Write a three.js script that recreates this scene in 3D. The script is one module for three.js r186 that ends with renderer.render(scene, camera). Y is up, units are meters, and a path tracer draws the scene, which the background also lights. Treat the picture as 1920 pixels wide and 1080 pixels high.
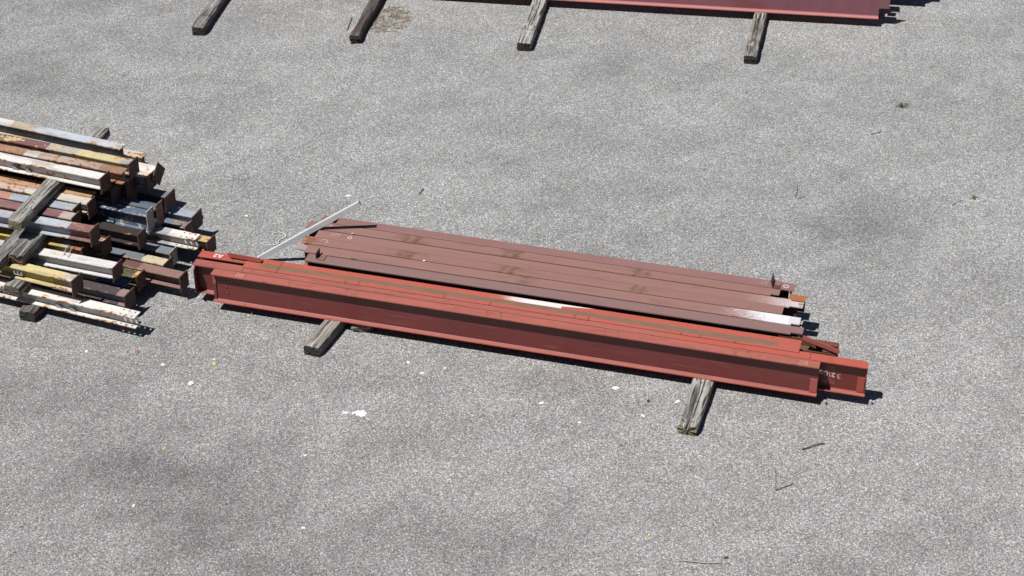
import * as THREE from 'three';
import { mergeGeometries } from 'three/addons/utils/BufferGeometryUtils.js';

// ---------------------------------------------------------------- camera, sky, sun, exposure
const scene = new THREE.Scene();
const camera = new THREE.PerspectiveCamera(16.607, 16 / 9, 0.5, 6000);
camera.position.set(0, 13.697, 21.117);
camera.lookAt(0, 0, 0);

const SUN = new THREE.Vector3(-0.452, 1, 0.297).normalize();
{ // a deep clear sky, paler towards the horizon and round the sun
  const W = 512, H = 256, d = new Float32Array(W * H * 4), v = new THREE.Vector3();
  for (let j = 0; j < H; j++) for (let i = 0; i < W; i++) {
    const ph = (j + 0.5) / H * Math.PI - Math.PI / 2, th = ((i + 0.5) / W - 0.5) * Math.PI * 2;
    v.set(Math.cos(ph) * Math.cos(th), Math.sin(ph), Math.cos(ph) * Math.sin(th));
    const e = Math.max(v.y, 0), c = Math.max(v.dot(SUN), 0), hz = 0.8 * Math.pow(1 - e, 5), au = 0.06 * Math.pow(c, 24) + 0.02 * Math.pow(c, 4);
    const k = (j * W + i) * 4, lo = v.y < 0 ? 0.6 : 1;
    d[k] = lo * (0.030 + 0.10 * hz + au); d[k + 1] = lo * (0.048 + 0.105 * hz + au); d[k + 2] = lo * (0.092 + 0.10 * hz + au * 0.95); d[k + 3] = 1;
  }
  const t = new THREE.DataTexture(d, W, H, THREE.RGBAFormat, THREE.FloatType);
  t.mapping = THREE.EquirectangularReflectionMapping; t.colorSpace = THREE.LinearSRGBColorSpace; t.magFilter = t.minFilter = THREE.LinearFilter; t.needsUpdate = true;
  scene.background = t; scene.environment = t;
}

const sun = new THREE.DirectionalLight(new THREE.Color().setRGB(1, 0.975, 0.935), 4.6);
sun.position.copy(SUN).multiplyScalar(60);
sun.target.position.set(0, 0, 0);
sun.castShadow = true;
sun.shadow.mapSize.set(4096, 4096);
Object.assign(sun.shadow.camera, { left: -14, right: 14, top: 14, bottom: -14, near: 1, far: 140 });
sun.userData.kind = 'helper';
scene.add(sun, sun.target);

const renderer = new THREE.WebGLRenderer({ antialias: true });
renderer.setSize(1024, 576);
renderer.toneMapping = THREE.LinearToneMapping;
renderer.toneMappingExposure = 1.62;
renderer.shadowMap.enabled = true;

// ---------------------------------------------------------------- helpers
function rng(seed) { let s = seed >>> 0; return () => { s = (s + 0x6D2B79F5) | 0; let t = Math.imul(s ^ (s >>> 15), 1 | s); t = (t + Math.imul(t ^ (t >>> 7), 61 | t)) ^ t; return ((t ^ (t >>> 14)) >>> 0) / 4294967296; }; }
function hash2(x, y, s) { let h = Math.imul(x | 0, 374761393) + Math.imul(y | 0, 668265263) + Math.imul(s | 0, 1274126177); h = Math.imul(h ^ (h >>> 13), 1274126177); h ^= h >>> 16; return (h >>> 0) / 4294967296; }
function vn(x, y, s) { const xi = Math.floor(x), yi = Math.floor(y); let fx = x - xi, fy = y - yi; fx = fx * fx * (3 - 2 * fx); fy = fy * fy * (3 - 2 * fy); const a = hash2(xi, yi, s), b = hash2(xi + 1, yi, s), c = hash2(xi, yi + 1, s), d = hash2(xi + 1, yi + 1, s); return a + (b - a) * fx + (c - a) * fy + (a - b - c + d) * fx * fy; }
function fbm(x, y, s, o = 4) { let v = 0, a = 0.5, n = 0; for (let i = 0; i < o; i++) { v += a * vn(x, y, s + i * 17); n += a; x *= 2.03; y *= 2.03; a *= 0.5; } return v / n; }
const mix = (a, b, t) => a + (b - a) * t;
const clamp = (x, a = 0, b = 1) => Math.min(b, Math.max(a, x));
const sstep = (a, b, x) => { const t = clamp((x - a) / (b - a)); return t * t * (3 - 2 * t); };
const mix3 = (a, b, t) => [mix(a[0], b[0], t), mix(a[1], b[1], t), mix(a[2], b[2], t)];
const toLin = (v) => { v /= 255; return v <= 0.04045 ? v / 12.92 : Math.pow((v + 0.055) / 1.055, 2.4); };

const used = {};
function numbered(name) { used[name] = (used[name] || 0) + 1; const k = used[name] - 1; return k ? `${name}_${String(k).padStart(3, '0')}` : name; }
function shadow(o) { o.castShadow = o.receiveShadow = true; return o; }
function tag(o, label, category, group, kind) { o.userData = { label, category, kind: kind || 'thing' }; if (group) o.userData.group = group; return o; }
function thing(name, label, category, group) { const g = new THREE.Group(); g.name = numbered(name); tag(g, label, category, group); scene.add(g); return g; }
function part(parent, name, geo, mat, label) { const m = shadow(new THREE.Mesh(geo, mat)); m.name = name; if (label) m.userData.label = label; parent.add(m); return m; }
function solo(name, geo, mat, label, category, group, kind) { const m = shadow(new THREE.Mesh(geo, mat)); m.name = numbered(name); tag(m, label, category, group, kind); scene.add(m); return m; }

// a picture computed pixel by pixel, then (optionally) drawn on with a 2d context
function picture(w, h, fn, draw) {
  const c = document.createElement('canvas'); c.width = w; c.height = h;
  const ctx = c.getContext('2d'); const im = ctx.createImageData(w, h);
  for (let j = 0; j < h; j++) for (let i = 0; i < w; i++) { const p = fn(i, j); const k = (j * w + i) * 4; im.data[k] = clamp(p[0], 0, 255); im.data[k + 1] = clamp(p[1], 0, 255); im.data[k + 2] = clamp(p[2], 0, 255); im.data[k + 3] = 255; }
  ctx.putImageData(im, 0, 0);
  if (draw) draw(ctx);
  const t = new THREE.CanvasTexture(c); t.colorSpace = THREE.SRGBColorSpace; t.wrapS = t.wrapT = THREE.RepeatWrapping; t.anisotropy = 8;
  return t;
}
const TONE = 0.56;                                      // weathered yard surfaces: colours given as seen in sun, brought down to base colours
const std = (o) => { const m = new THREE.MeshStandardMaterial({ roughness: 0.62, metalness: 0, ...o }); m.color.multiplyScalar(TONE); return m; };

// ---------------------------------------------------------------- ground
function groundTexture() {
  const N = 2048, C = 730, cell = N / C;
  const px = new Float32Array(C * C), py = new Float32Array(C * C), lum = new Float32Array(C * C), hue = new Float32Array(C * C);
  const R = rng(77);
  for (let k = 0; k < C * C; k++) {
    px[k] = (k % C + 0.08 + 0.84 * R()) * cell; py[k] = (Math.floor(k / C) + 0.08 + 0.84 * R()) * cell;
    const r = R(), q = R();
    lum[k] = r < 0.15 ? 0.60 + 0.26 * q : r < 0.36 ? 0.16 + 0.10 * q : r < 0.68 ? 0.28 + 0.14 * q : 0.40 + 0.17 * q;
    hue[k] = R() - 0.5;
  }
  const data = new Uint8Array(N * N * 4);
  const enc = (v) => 255 * (v <= 0.0031308 ? v * 12.92 : 1.055 * Math.pow(v, 1 / 2.4) - 0.055);
  for (let j = 0; j < N; j++) for (let i = 0; i < N; i++) {
    const ci = Math.floor(i / cell), cj = Math.floor(j / cell);
    let d1 = 1e9, d2 = 1e9, kb = 0;
    for (let b = -1; b <= 1; b++) for (let a = -1; a <= 1; a++) {
      const gi = (ci + a + C) % C, gj = (cj + b + C) % C, k = gj * C + gi;
      let dx = px[k] - i - 0.5, dy = py[k] - j - 0.5;
      if (dx > N / 2) dx -= N; if (dx < -N / 2) dx += N; if (dy > N / 2) dy -= N; if (dy < -N / 2) dy += N;
      const d = dx * dx + dy * dy;
      if (d < d1) { d2 = d1; d1 = d; kb = k; } else if (d < d2) d2 = d;
    }
    const gap = sstep(0.05, 0.9, Math.sqrt(d2) - Math.sqrt(d1));
    const l = mix(0.13, lum[kb], gap), h = hue[kb];
    const k4 = (j * N + i) * 4;
    data[k4] = clamp(enc(l * (1.004 + 0.11 * h)), 0, 255); data[k4 + 1] = clamp(enc(l * (1.0 + 0.03 * h)), 0, 255); data[k4 + 2] = clamp(enc(l * (1.0 - 0.11 * h)), 0, 255); data[k4 + 3] = 255;
  }
  const t = new THREE.DataTexture(data, N, N, THREE.RGBAFormat); t.colorSpace = THREE.SRGBColorSpace;
  t.wrapS = t.wrapT = THREE.RepeatWrapping; t.magFilter = THREE.LinearFilter; t.minFilter = THREE.LinearMipmapLinearFilter; t.generateMipmaps = true; t.needsUpdate = true;
  return t;
}
{
  const ax = []; // grid lines: fine near the camera's view, then growing out to the horizon
  const line = (lo, hi, st) => { const a = []; for (let x = lo; x <= hi + 1e-6; x += st) a.push(x); for (let x = hi, d = st; x < 2500;) { d *= 1.6; x += d; a.push(x); } for (let x = lo, d = st; x > -2500;) { d *= 1.6; x -= d; a.unshift(x); } return a; };
  const xs = line(-11, 11, 0.11), zs = line(-12, 7.5, 0.11);
  const pos = [], uv = [], col = [], idx = [];
  const stains = [[-4.3, 3.75, 0.75, 0.42, 0.24], [-3.75, 4.1, 0.8, 0.5, 0.22], [-3.4, 4.75, 0.7, 0.4, 0.22], [-2.75, 5.35, 0.35, 0.16, 0.3], [-2.2, 5.45, 0.25, 0.1, 0.25], [5.0, -1.75, 1.15, 0.7, 0.24], [4.3, -2.75, 0.5, 0.4, 0.12], [1.85, -5.9, 1.1, 0.7, 0.18], [3.8, -5.0, 0.9, 0.6, 0.12], [-7.3, -5.9, 0.9, 0.8, 0.20], [-3.75, -2.8, 0.25, 0.1, 0.3], [-1.2, -6.6, 1.2, 0.6, 0.12], [-2.1, -8.0, 0.35, 0.3, 0.22],
    [0.6, 2.1, 0.6, 0.25, 0.16], [-5.6, 2.6, 1.2, 0.5, 0.1], [6.4, 1.9, 0.7, 0.4, 0.12], [-1.3, 4.8, 0.9, 0.4, 0.12], [5.5, -5.0, 0.9, 0.5, 0.08]];
  for (const z of zs) for (const x of xs) {
    pos.push(x, 0, z); uv.push(x / 10.24 + 0.13, -z / 10.24 + 0.41);
    let m = 1;
    const near = Math.abs(x) < 16 && Math.abs(z) < 16;
    if (near) {
      m += 0.085 + 0.34 * (fbm(x * 0.5 + z * 0.18, z * 0.8 + 3, 5, 4) - 0.5) + 0.36 * (fbm(x * 1.9, z * 2.4, 9, 4) - 0.5) + 0.26 * (fbm(x * 6, z * 7, 11, 2) - 0.5);
      m += 0.03 * clamp(x / 6, -1, 1) - 0.10 * clamp((z + 1.0) / 5, 0, 1) * clamp(0.65 - x / 7, 0, 1.3);
      for (const [sx, sz, rx, rz, a] of stains) { const d = Math.hypot((x - sx) / rx, (z - sz) / rz) + 1.7 * (fbm(x * 2.0, z * 2.6, 21, 4) - 0.5); m -= 0.75 * a * (1 - sstep(0.1, 1.7, d)); }
    }
    let tr = 0; if (near) for (const [sx, sz, rx, rz, a] of [[-1.65, 3.05, 0.9, 0.35, 0.05], [0.65, 2.0, 0.5, 0.2, 0.10], [2.7, 3.3, 0.7, 0.3, 0.05], [-2.6, 1.9, 0.6, 0.3, 0.05], [-5.4, 1.25, 0.8, 0.2, 0.07], [-2.3, -7.6, 0.5, 0.6, 0.08], [3.4, 2.9, 0.5, 0.2, 0.05]]) { const d = Math.hypot((x - sx) / rx, (z - sz) / rz) + 1.2 * (fbm(x * 3, z * 3, 23, 3) - 0.5); tr += 0.5 * a * (1 - sstep(0.2, 1.4, d)); }
    const wq = near ? clamp((z + 2) / 8, 0, 1) * 0.02 : 0;
    m = clamp(m, 0.45, 1.25);
    col.push(m * (1 + wq), m * (1 - tr - 0.4 * wq), m * (1 - 0.3 * wq) * 0.995 * (1 - 1.2 * tr));
  }
  const nx = xs.length;
  for (let j = 0; j < zs.length - 1; j++) for (let i = 0; i < nx - 1; i++) { const a = j * nx + i, b = a + 1, c = a + nx, d = c + 1; idx.push(a, c, b, b, c, d); }
  const g = new THREE.BufferGeometry();
  g.setAttribute('position', new THREE.Float32BufferAttribute(pos, 3)); g.setAttribute('uv', new THREE.Float32BufferAttribute(uv, 2)); g.setAttribute('color', new THREE.Float32BufferAttribute(col, 3)); g.setIndex(idx); g.computeVertexNormals();
  const m = shadow(new THREE.Mesh(g, std({ map: groundTexture(), vertexColors: true, roughness: 0.95 })));
  m.name = 'ground'; m.userData = { kind: 'structure', label: 'grey chip-sealed yard surface of small light and dark stones' };
  scene.add(m);
}

// ---------------------------------------------------------------- steel sections
// a girder lies along local x from 0 to L, its foot at y = 0, its axis at z = 0, +z towards the front
function flangeGeo(L, bf, t, y, sp, o = {}) {
  const nr = o.notchR || 0, nw = o.notchW || 0, nl = o.notchL || 0;
  const s = new THREE.Shape();                        // plan outline, shape y = -z
  const F = -bf / 2, B = bf / 2;
  s.moveTo(nl, F); s.lineTo(L - nr, F);
  if (nr) { s.lineTo(L - nr, F + nw); s.lineTo(L, F + nw); s.lineTo(L, B - nw * (o.notchBoth ? 1 : 0)); if (o.notchBoth) { s.lineTo(L - nr, B - nw); s.lineTo(L - nr, B); } else s.lineTo(L, B); }
  else if (o.clip) { s.lineTo(L, F); s.lineTo(L, B - o.clip); s.lineTo(L - o.clip, B); } else { s.lineTo(L, F); s.lineTo(L, B); }
  if (nl) { s.lineTo(0, B); s.lineTo(0, F + nw); s.lineTo(nl, F + nw); } else s.lineTo(0, B);
  s.closePath();
  for (const [hx, hz, r] of o.holes || []) { const p = new THREE.Path(); p.absarc(hx, -hz, r || 0.013, 0, Math.PI * 2, true); s.holes.push(p); }
  const g = new THREE.ExtrudeGeometry(s, { depth: t, bevelEnabled: false, curveSegments: 6 });
  g.rotateX(-Math.PI / 2); g.translate(0, y, 0);
  const p = g.attributes.position, u = g.attributes.uv;
  for (let i = 0; i < p.count; i++) u.setXY(i, p.getX(i) / L, 1 - sp * clamp((p.getZ(i) + bf / 2) / bf, 0.012, 0.985));
  return g;
}
function webGeo(L, H, tf, tw, sp, r = 0.014) {
  const y0 = tf, y1 = H - tf, s = new THREE.Shape(), w = tw / 2;
  s.moveTo(-w - r, y0); s.lineTo(w + r, y0);
  s.absarc(w + r, y0 + r, r, -Math.PI / 2, -Math.PI, true);
  s.absarc(w + r, y1 - r, r, Math.PI, Math.PI / 2, true);
  s.lineTo(-w - r, y1);
  s.absarc(-w - r, y1 - r, r, Math.PI / 2, 0, true);
  s.absarc(-w - r, y0 + r, r, 0, -Math.PI / 2, true);
  const g = new THREE.ExtrudeGeometry(s, { depth: L, bevelEnabled: false, curveSegments: 4 });
  g.rotateY(Math.PI / 2);                              // z -> x, x -> -z
  const p = g.attributes.position, u = g.attributes.uv;
  for (let i = 0; i < p.count; i++) u.setXY(i, p.getX(i) / L, (1 - sp) * clamp(p.getY(i) / H, 0.01, 0.98));
  return g;
}
function plateGeo(w, h, t, holes = [], chamfer = 0, dx = 0) {   // stands across the girder, faces +x
  const s = new THREE.Shape(), a = w / 2, c = chamfer;
  if (c) { s.moveTo(-a + c, 0); s.lineTo(a - c, 0); s.lineTo(a, c); s.lineTo(a, h - c); s.lineTo(a - c, h); s.lineTo(-a + c, h); s.lineTo(-a, h - c); s.lineTo(-a, c); } else { s.moveTo(-a, 0); s.lineTo(a, 0); s.lineTo(a, h); s.lineTo(-a, h); }
  s.closePath();
  for (const [hz, hy, r] of holes) { const p = new THREE.Path(); p.absarc(-hz, hy, r || 0.011, 0, Math.PI * 2, true); s.holes.push(p); }
  const g = new THREE.ExtrudeGeometry(s, { depth: t, bevelEnabled: false, curveSegments: 5 });
  g.rotateY(Math.PI / 2); g.translate(dx, 0, 0);
  const p = g.attributes.position, u = g.attributes.uv;
  for (let i = 0; i < p.count; i++) u.setXY(i, p.getZ(i) * 3, p.getY(i) * 3);
  return g;
}
// put a girder's right (or left) end at a place in a stack's own frame: u along, v towards the front, angle a in degrees
const toWorld = (u, v, deg) => { const a = deg * Math.PI / 180; return [u * Math.cos(a) - v * Math.sin(a), u * Math.sin(a) + v * Math.cos(a)]; };
function layRight(g, x, z, y, deg, L, roll = 0) { const a = deg * Math.PI / 180; g.position.set(x - L * Math.cos(a), y, z - L * Math.sin(a)); g.rotation.order = 'YXZ'; g.rotation.set(roll, -a, 0); }

// ---------------------------------------------------------------- paint
const RUST = (n) => n < 0.5 ? mix3([92, 66, 56], [150, 104, 76], n * 2) : mix3([150, 104, 76], [212, 166, 124], n * 2 - 1);
// weathered paint on one old girder: bands from the right end, flaking to an older coat and to rust
function flaked(L, seed, bands, rust, under, opt = {}) {
  const W = 1024, Hh = 128, half = 64;
  return picture(W, Hh, (i, j) => {
    const s = L * (1 - (i + 0.5) / W), isW = j >= half, v = (isW ? (j - half) : j) / half, q = seed + (isW ? 500 : 0);
    const wob = 0.02 * (vn(v * 6, s * 3, q + 3) - 0.5);
    const bs = isW && opt.webBands || bands; let c = bs[bs.length - 1][1];
    for (const b of bs) if (s + wob < b[0]) { c = b[1]; break; }
    const f1 = fbm(s * 7, v * 2.2, q, 5), f2 = fbm(s * 30, v * 6, q + 40, 4), f3 = fbm(s * 1.3, v * 0.4, q + 80, 3);
    let k = c.map((x) => x * (0.88 + 0.16 * f2 + 0.06 * (f3 - 0.5))); k = mix3(k, [150, 132, 118], 0.38 * sstep(0.5, 0.75, fbm(s * 2.2, v * 1.2, q + 120, 4)));
    if (under && f1 * 0.6 + f2 * 0.4 + 0.25 * (f3 - 0.5) > (opt.underT ?? 0.60)) k = under.map((x) => x * (0.9 + 0.15 * f2));
    const edge = Math.max(sstep(0.16, 0.0, v), sstep(0.80, 1.0, v)) * (isW ? 0.08 : 0.12);
    const rr = f1 * 0.55 + f2 * 0.45 + 0.45 * (f3 - 0.5) + edge + sstep(0.25, 0, s) * 0.05;
    const th = 0.80 - rust * 0.34;
    const m = sstep(th - 0.02, th + 0.06, rr) * (0.72 + 0.5 * f2);
    k = mix3(k, RUST(clamp(0.12 + 1.25 * fbm(s * 18, v * 7, q + 90, 4) - 0.3 * (rr - th) / 0.2)), m);
    const halo = sstep(th - 0.09, th, rr) * (1 - m); k = mix3(k, [214, 176, 134], halo * 0.45);
    const sp = hash2(i, j, q + 7); if (sp > 0.985) k = mix3(k, [70, 50, 40], 0.6);
    return k;
  });
}
const WHITE = [234, 232, 230], GREY = [182, 190, 202], PALE = [212, 216, 224], YEL = [204, 184, 92], CREAM = [224, 208, 158], BLK = [70, 68, 66], MAUVE = [138, 96, 96], DKRED = [128, 74, 70], RUSTY = [140, 92, 66], SLATE = [120, 132, 146], BLUE = [52, 88, 142], BRN = [96, 66, 58], ORG = [204, 92, 62], LAV = [196, 190, 204];
const plateTex = picture(256, 256, (i, j) => { const f = fbm(i / 26, j / 26, 31, 5), g = fbm(i / 7, j / 7, 37, 3); let k = mix3([82, 55, 50], [112, 78, 70], f); if (g > 0.66) k = mix3(k, [140, 96, 72], 0.6); if (g < 0.3) k = mix3(k, [60, 40, 36], 0.5); return k; });
const plateMat = std({ map: plateTex, roughness: 0.75 });
const plateTexPale = picture(256, 256, (i, j) => { const f = fbm(i / 30, j / 30, 41, 5), g = fbm(i / 9, j / 9, 47, 4); let k = mix3([176, 172, 166], [206, 202, 196], f); if (g + 0.4 * f > 0.83) k = RUST(clamp(f * 1.2 - 0.2)); return k; });
const plateMatPale = std({ map: plateTexPale, roughness: 0.7 });
const plateTexRust = picture(256, 256, (i, j) => { const f = fbm(i / 30, j / 20, 51, 5), g = fbm(i / 9, j / 14, 57, 4); let k = RUST(clamp(0.1 + 0.6 * f)); if (g > 0.6) k = mix3(k, [190, 184, 176], 0.7); return k; });
const plateMatRust = std({ map: plateTexRust, roughness: 0.8 });
const boltMat = std({ color: 0x8f8a86, roughness: 0.5, metalness: 0.4 });
const boxMat = std({ color: 0xc4c4bc, roughness: 0.6 });
const holeMat = std({ color: 0x0c0c0c, roughness: 0.9 });

// ================================================================ THE PILE OF OLD GIRDERS (left)
const PILE = 21;
const PGROUP = 'old painted girders of the stepped pile';
// [u of right end, v of front flange edge, top, height, flange width, turn, length, roll, paint, end plate, extra]
function oldGirder(label, s) {
  const L = s.L || 4.4, H = s.H || 0.157, bf = s.bf || 0.155, tf = 0.012, tw = 0.008;
  const g = thing('old_steel_girder', label, 'steel girder');
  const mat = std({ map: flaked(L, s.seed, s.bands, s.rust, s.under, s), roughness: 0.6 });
  part(g, 'upper_flange', flangeGeo(L, bf, tf, H - tf, 0.5, { holes: (s.holesTop || []).map(([a, z]) => [L - a, z, 0.014]) }), mat);
  part(g, 'web', webGeo(L, H, tf, tw, 0.5, 0.010), mat);
  part(g, 'lower_flange', flangeGeo(L, bf, tf, 0, 0.5, { holes: (s.holesBot || []).map(([a, z]) => [L - a, z, 0.014]) }), mat);
  if (s.plate) {
    const P = s.plate, w = P.w || 0.235, h = P.h || 0.225, y = P.y ?? (H + 0.03 - h);
    const hx = w / 2 - 0.035, hs = P.holes === 0 ? [] : [[-hx, 0.045], [hx, 0.045], [-hx, h - 0.045], [hx, h - 0.045]];
    const pg = plateGeo(w, h, 0.013, hs, 0, L); pg.translate(0, y, P.dz || 0);
    part(g, 'end_plate', pg, P.mat || plateMat);
  }
  if (s.outlet) {                                       // a twin socket box screwed to the web
    const [a] = s.outlet, b = part(g, 'outlet_box', new THREE.BoxGeometry(0.12, 0.075, 0.05), boxMat); b.position.set(L - a, H / 2 + 0.004, 0.005 + 0.025);
    for (const d of [-0.026, 0.026]) { const k = part(b, 'socket', new THREE.CylinderGeometry(0.017, 0.017, 0.006, 14), holeMat); k.rotation.x = Math.PI / 2; k.position.set(d, 0, 0.0262); }
  }
  if (s.brackets) for (const a of s.brackets) {         // small torn gusset tabs on the lower flange
    const sh = new THREE.Shape(); sh.moveTo(0, 0); sh.lineTo(0.10, 0); sh.lineTo(0.0, 0.075); sh.closePath();
    const k = part(g, 'gusset', new THREE.ExtrudeGeometry(sh, { depth: 0.008, bevelEnabled: false }), std({ color: 0x9aa3ad, roughness: 0.6 })); k.position.set(L - a, tf, 0.035);
  }
  const v = s.v - bf / 2, [x, z] = toWorld(s.u, v, PILE);
  const jr = hash2(s.seed, 3, 9) - 0.5, jt = hash2(s.seed, 5, 9) - 0.5;
  layRight(g, x, z, s.top - H, PILE + (s.turn || 0) + jt * 0.9, L, (s.roll || 0) + jr * 0.04);
  return g;
}
const P = (o = {}) => ({ ...o });
// --- fourth (topmost) course
oldGirder('pale grey girder with dark web at the back of the top course', { seed: 11, u: -5.26, v: 0.53, top: 1.245, H: 0.175, turn: 1, L: 3.6, bands: [[1.35, [208, 214, 224]], [1.7, [208, 190, 168]], [9, WHITE]], webBands: [[9, [104, 112, 122]]], rust: 0.26 });
oldGirder('mauve to yellow girder with brown end plate in the top course', { seed: 12, u: -4.95, v: 0.815, top: 1.225, turn: -0.5, L: 4.2, bands: [[0.16, GREY], [0.8, CREAM], [1.25, [196, 190, 182]], [9, MAUVE]], rust: 0.22, under: [222, 204, 148], underT: 0.60, plate: P() });
oldGirder('rust brown girder with a white patch in the top course', { seed: 13, u: -4.93, v: 1.056, top: 1.225, turn: -0.5, L: 4.4, bands: [[0.35, [172, 128, 104]], [1.25, [200, 182, 172]], [1.45, WHITE], [9, [176, 132, 108]]], rust: 0.52 });
oldGirder('white rust-flecked girder along the front edge of the top course', { seed: 14, u: -5.10, v: 1.272, top: 1.225, L: 4.0, bands: [[9, [252, 248, 244]]], rust: 0.40, plate: P(), brackets: [1.35, 1.15] });
// --- third course
oldGirder('girder rolled onto its corner with a diamond-tilted end plate', { seed: 21, u: -4.84, v: 0.38, top: 0.98, turn: 0, L: 2.6, roll: 0.72, bands: [[9, WHITE]], rust: 0.42, plate: P({ w: 0.24, h: 0.24 }) });
oldGirder('white flaking girder below the back of the top course', { seed: 20, u: -5.2, v: 0.15, top: 0.925, L: 3.4, bands: [[9, [226, 216, 196]]], rust: 0.5 });
oldGirder('pinkish white girder end with chalked brown plate under the diamond plate', { seed: 22, u: -4.86, v: 0.585, top: 0.925, L: 3.8, bands: [[0.16, [236, 222, 220]], [9, [214, 190, 186]]], rust: 0.34, plate: P() });
oldGirder('rusty pink girder end tucked under the yellow-ended girder', { seed: 23, u: -5.04, v: 0.80, top: 0.925, L: 4.0, bands: [[9, [160, 112, 98]]], rust: 0.5, plate: P({ h: 0.25 }) });
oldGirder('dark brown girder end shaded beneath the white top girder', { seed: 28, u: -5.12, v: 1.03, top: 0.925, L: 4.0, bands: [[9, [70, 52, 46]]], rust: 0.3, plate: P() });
oldGirder('orange rusted girder half hidden under the white top girder', { seed: 24, u: -5.3, v: 1.265, top: 0.915, turn: -2, L: 4.2, bands: [[9, [206, 160, 124]]], rust: 0.5 });
oldGirder('white and orange-stained girder, rearmost of the flat row beyond the sleeper', { seed: 25, u: -5.23, v: 1.445, top: 0.925, turn: -2, L: 4.2, bands: [[0.95, [226, 218, 208]], [9, [214, 196, 194]]], rust: 0.40, plate: P({ w: 0.2, h: 0.24 }) });
oldGirder('pale grey girder turning red at the left, in the flat row crossed by the sleeper', { seed: 26, u: -5.32, v: 1.645, top: 0.925, turn: -2.5, L: 4.2, bands: [[0.95, GREY], [1.15, [214, 150, 136]], [9, ORG]], rust: 0.25, plate: P({ w: 0.2 }) });
oldGirder('mauve red girder with white flaked end in the flat row', { seed: 27, u: -5.22, v: 1.835, top: 0.925, turn: -2.5, L: 4.2, bands: [[0.2, [206, 186, 178]], [9, [146, 100, 104]]], rust: 0.26, under: [206, 196, 192], underT: 0.70, plate: P({ w: 0.2 }) });
oldGirder('pale grey girder with mauve end and a socket box on its web', { seed: 29, u: -4.84, v: 2.02, top: 0.925, turn: -3, L: 4.6, bands: [[0.34, [150, 108, 104]], [0.9, [200, 208, 218]], [9, LAV]], rust: 0.22, plate: P(), outlet: [1.05] });
// --- second course
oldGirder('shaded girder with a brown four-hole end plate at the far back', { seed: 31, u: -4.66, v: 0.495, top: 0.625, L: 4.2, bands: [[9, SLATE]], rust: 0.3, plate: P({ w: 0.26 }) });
oldGirder('white speckled girder end deep behind the brown end plates', { seed: 32, u: -5.08, v: 0.73, top: 0.70, L: 4.0, bands: [[9, [190, 180, 168]]], rust: 0.5, plate: P({ mat: plateMatRust }) });
oldGirder('deep blue-grey girder with a tall rust-streaked end plate', { seed: 33, u: -4.53, v: 0.985, top: 0.735, H: 0.25, L: 4.2, bands: [[9, [92, 108, 132]]], rust: 0.16, plate: P({ w: 0.165, h: 0.33, y: -0.01, mat: plateMatRust }) });
oldGirder('deep blue-grey girder with peeling paint and a tall pale end plate', { seed: 34, u: -4.56, v: 1.168, top: 0.735, H: 0.25, L: 4.2, bands: [[9, [100, 116, 140]]], rust: 0.12, under: [206, 200, 194], underT: 0.585, plate: P({ w: 0.165, h: 0.33, y: -0.01, mat: plateMatPale }) });
oldGirder('white girder with rows of bolt holes sticking out beside the tall pale plate', { seed: 35, u: -3.93, v: 1.09, top: 0.475, turn: 0, L: 2.3, bands: [[0.4, [252, 248, 242]], [9, [190, 196, 206]]], rust: 0.30, holesTop: [[0.05, -0.045], [0.13, -0.045], [0.21, -0.045], [0.05, 0.045], [0.13, 0.045], [0.21, 0.045]], holesBot: [[0.05, 0.05], [0.13, 0.05], [0.21, 0.05], [0.29, 0.05]] });
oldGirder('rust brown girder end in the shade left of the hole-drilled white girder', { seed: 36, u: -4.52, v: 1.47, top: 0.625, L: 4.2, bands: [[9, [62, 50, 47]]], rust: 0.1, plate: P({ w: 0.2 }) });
oldGirder('shaded girder with white-holed brown plate below the socket-box girder', { seed: 37, u: -4.84, v: 1.82, top: 0.625, L: 4.2, bands: [[9, [210, 200, 190]]], rust: 0.4, plate: P({ w: 0.25 }) });
oldGirder('short yellow girder with rusted brown end between sleeper and white girder', { seed: 38, u: -5.01, v: 2.02, top: 0.625, turn: -2, L: 4.2, bands: [[0.22, [176, 122, 88]], [0.32, [224, 216, 206]], [9, [224, 200, 104]]], rust: 0.16, plate: P({ w: 0.19 }) });
oldGirder('white rust-spotted girder with small brown plate right of the upper sleeper', { seed: 39, u: -4.41, v: 2.26, top: 0.625, turn: -2, L: 4.6, bands: [[1.1, [240, 238, 238]], [1.3, GREY], [9, [220, 212, 204]]], rust: 0.30, plate: P({ w: 0.25, h: 0.20 }) });
oldGirder('yellow girder with black and cream bands and a socket box', { seed: 40, u: -4.72, v: 2.70, top: 0.625, turn: 1.5, L: 4.4, bands: [[0.2, [226, 218, 202]], [9, [236, 218, 160]]], webBands: [[0.12, [176, 184, 192]], [0.34, [170, 160, 96]], [9, [214, 196, 84]]], rust: 0.14, plate: P(), outlet: [0.82] });
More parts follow.
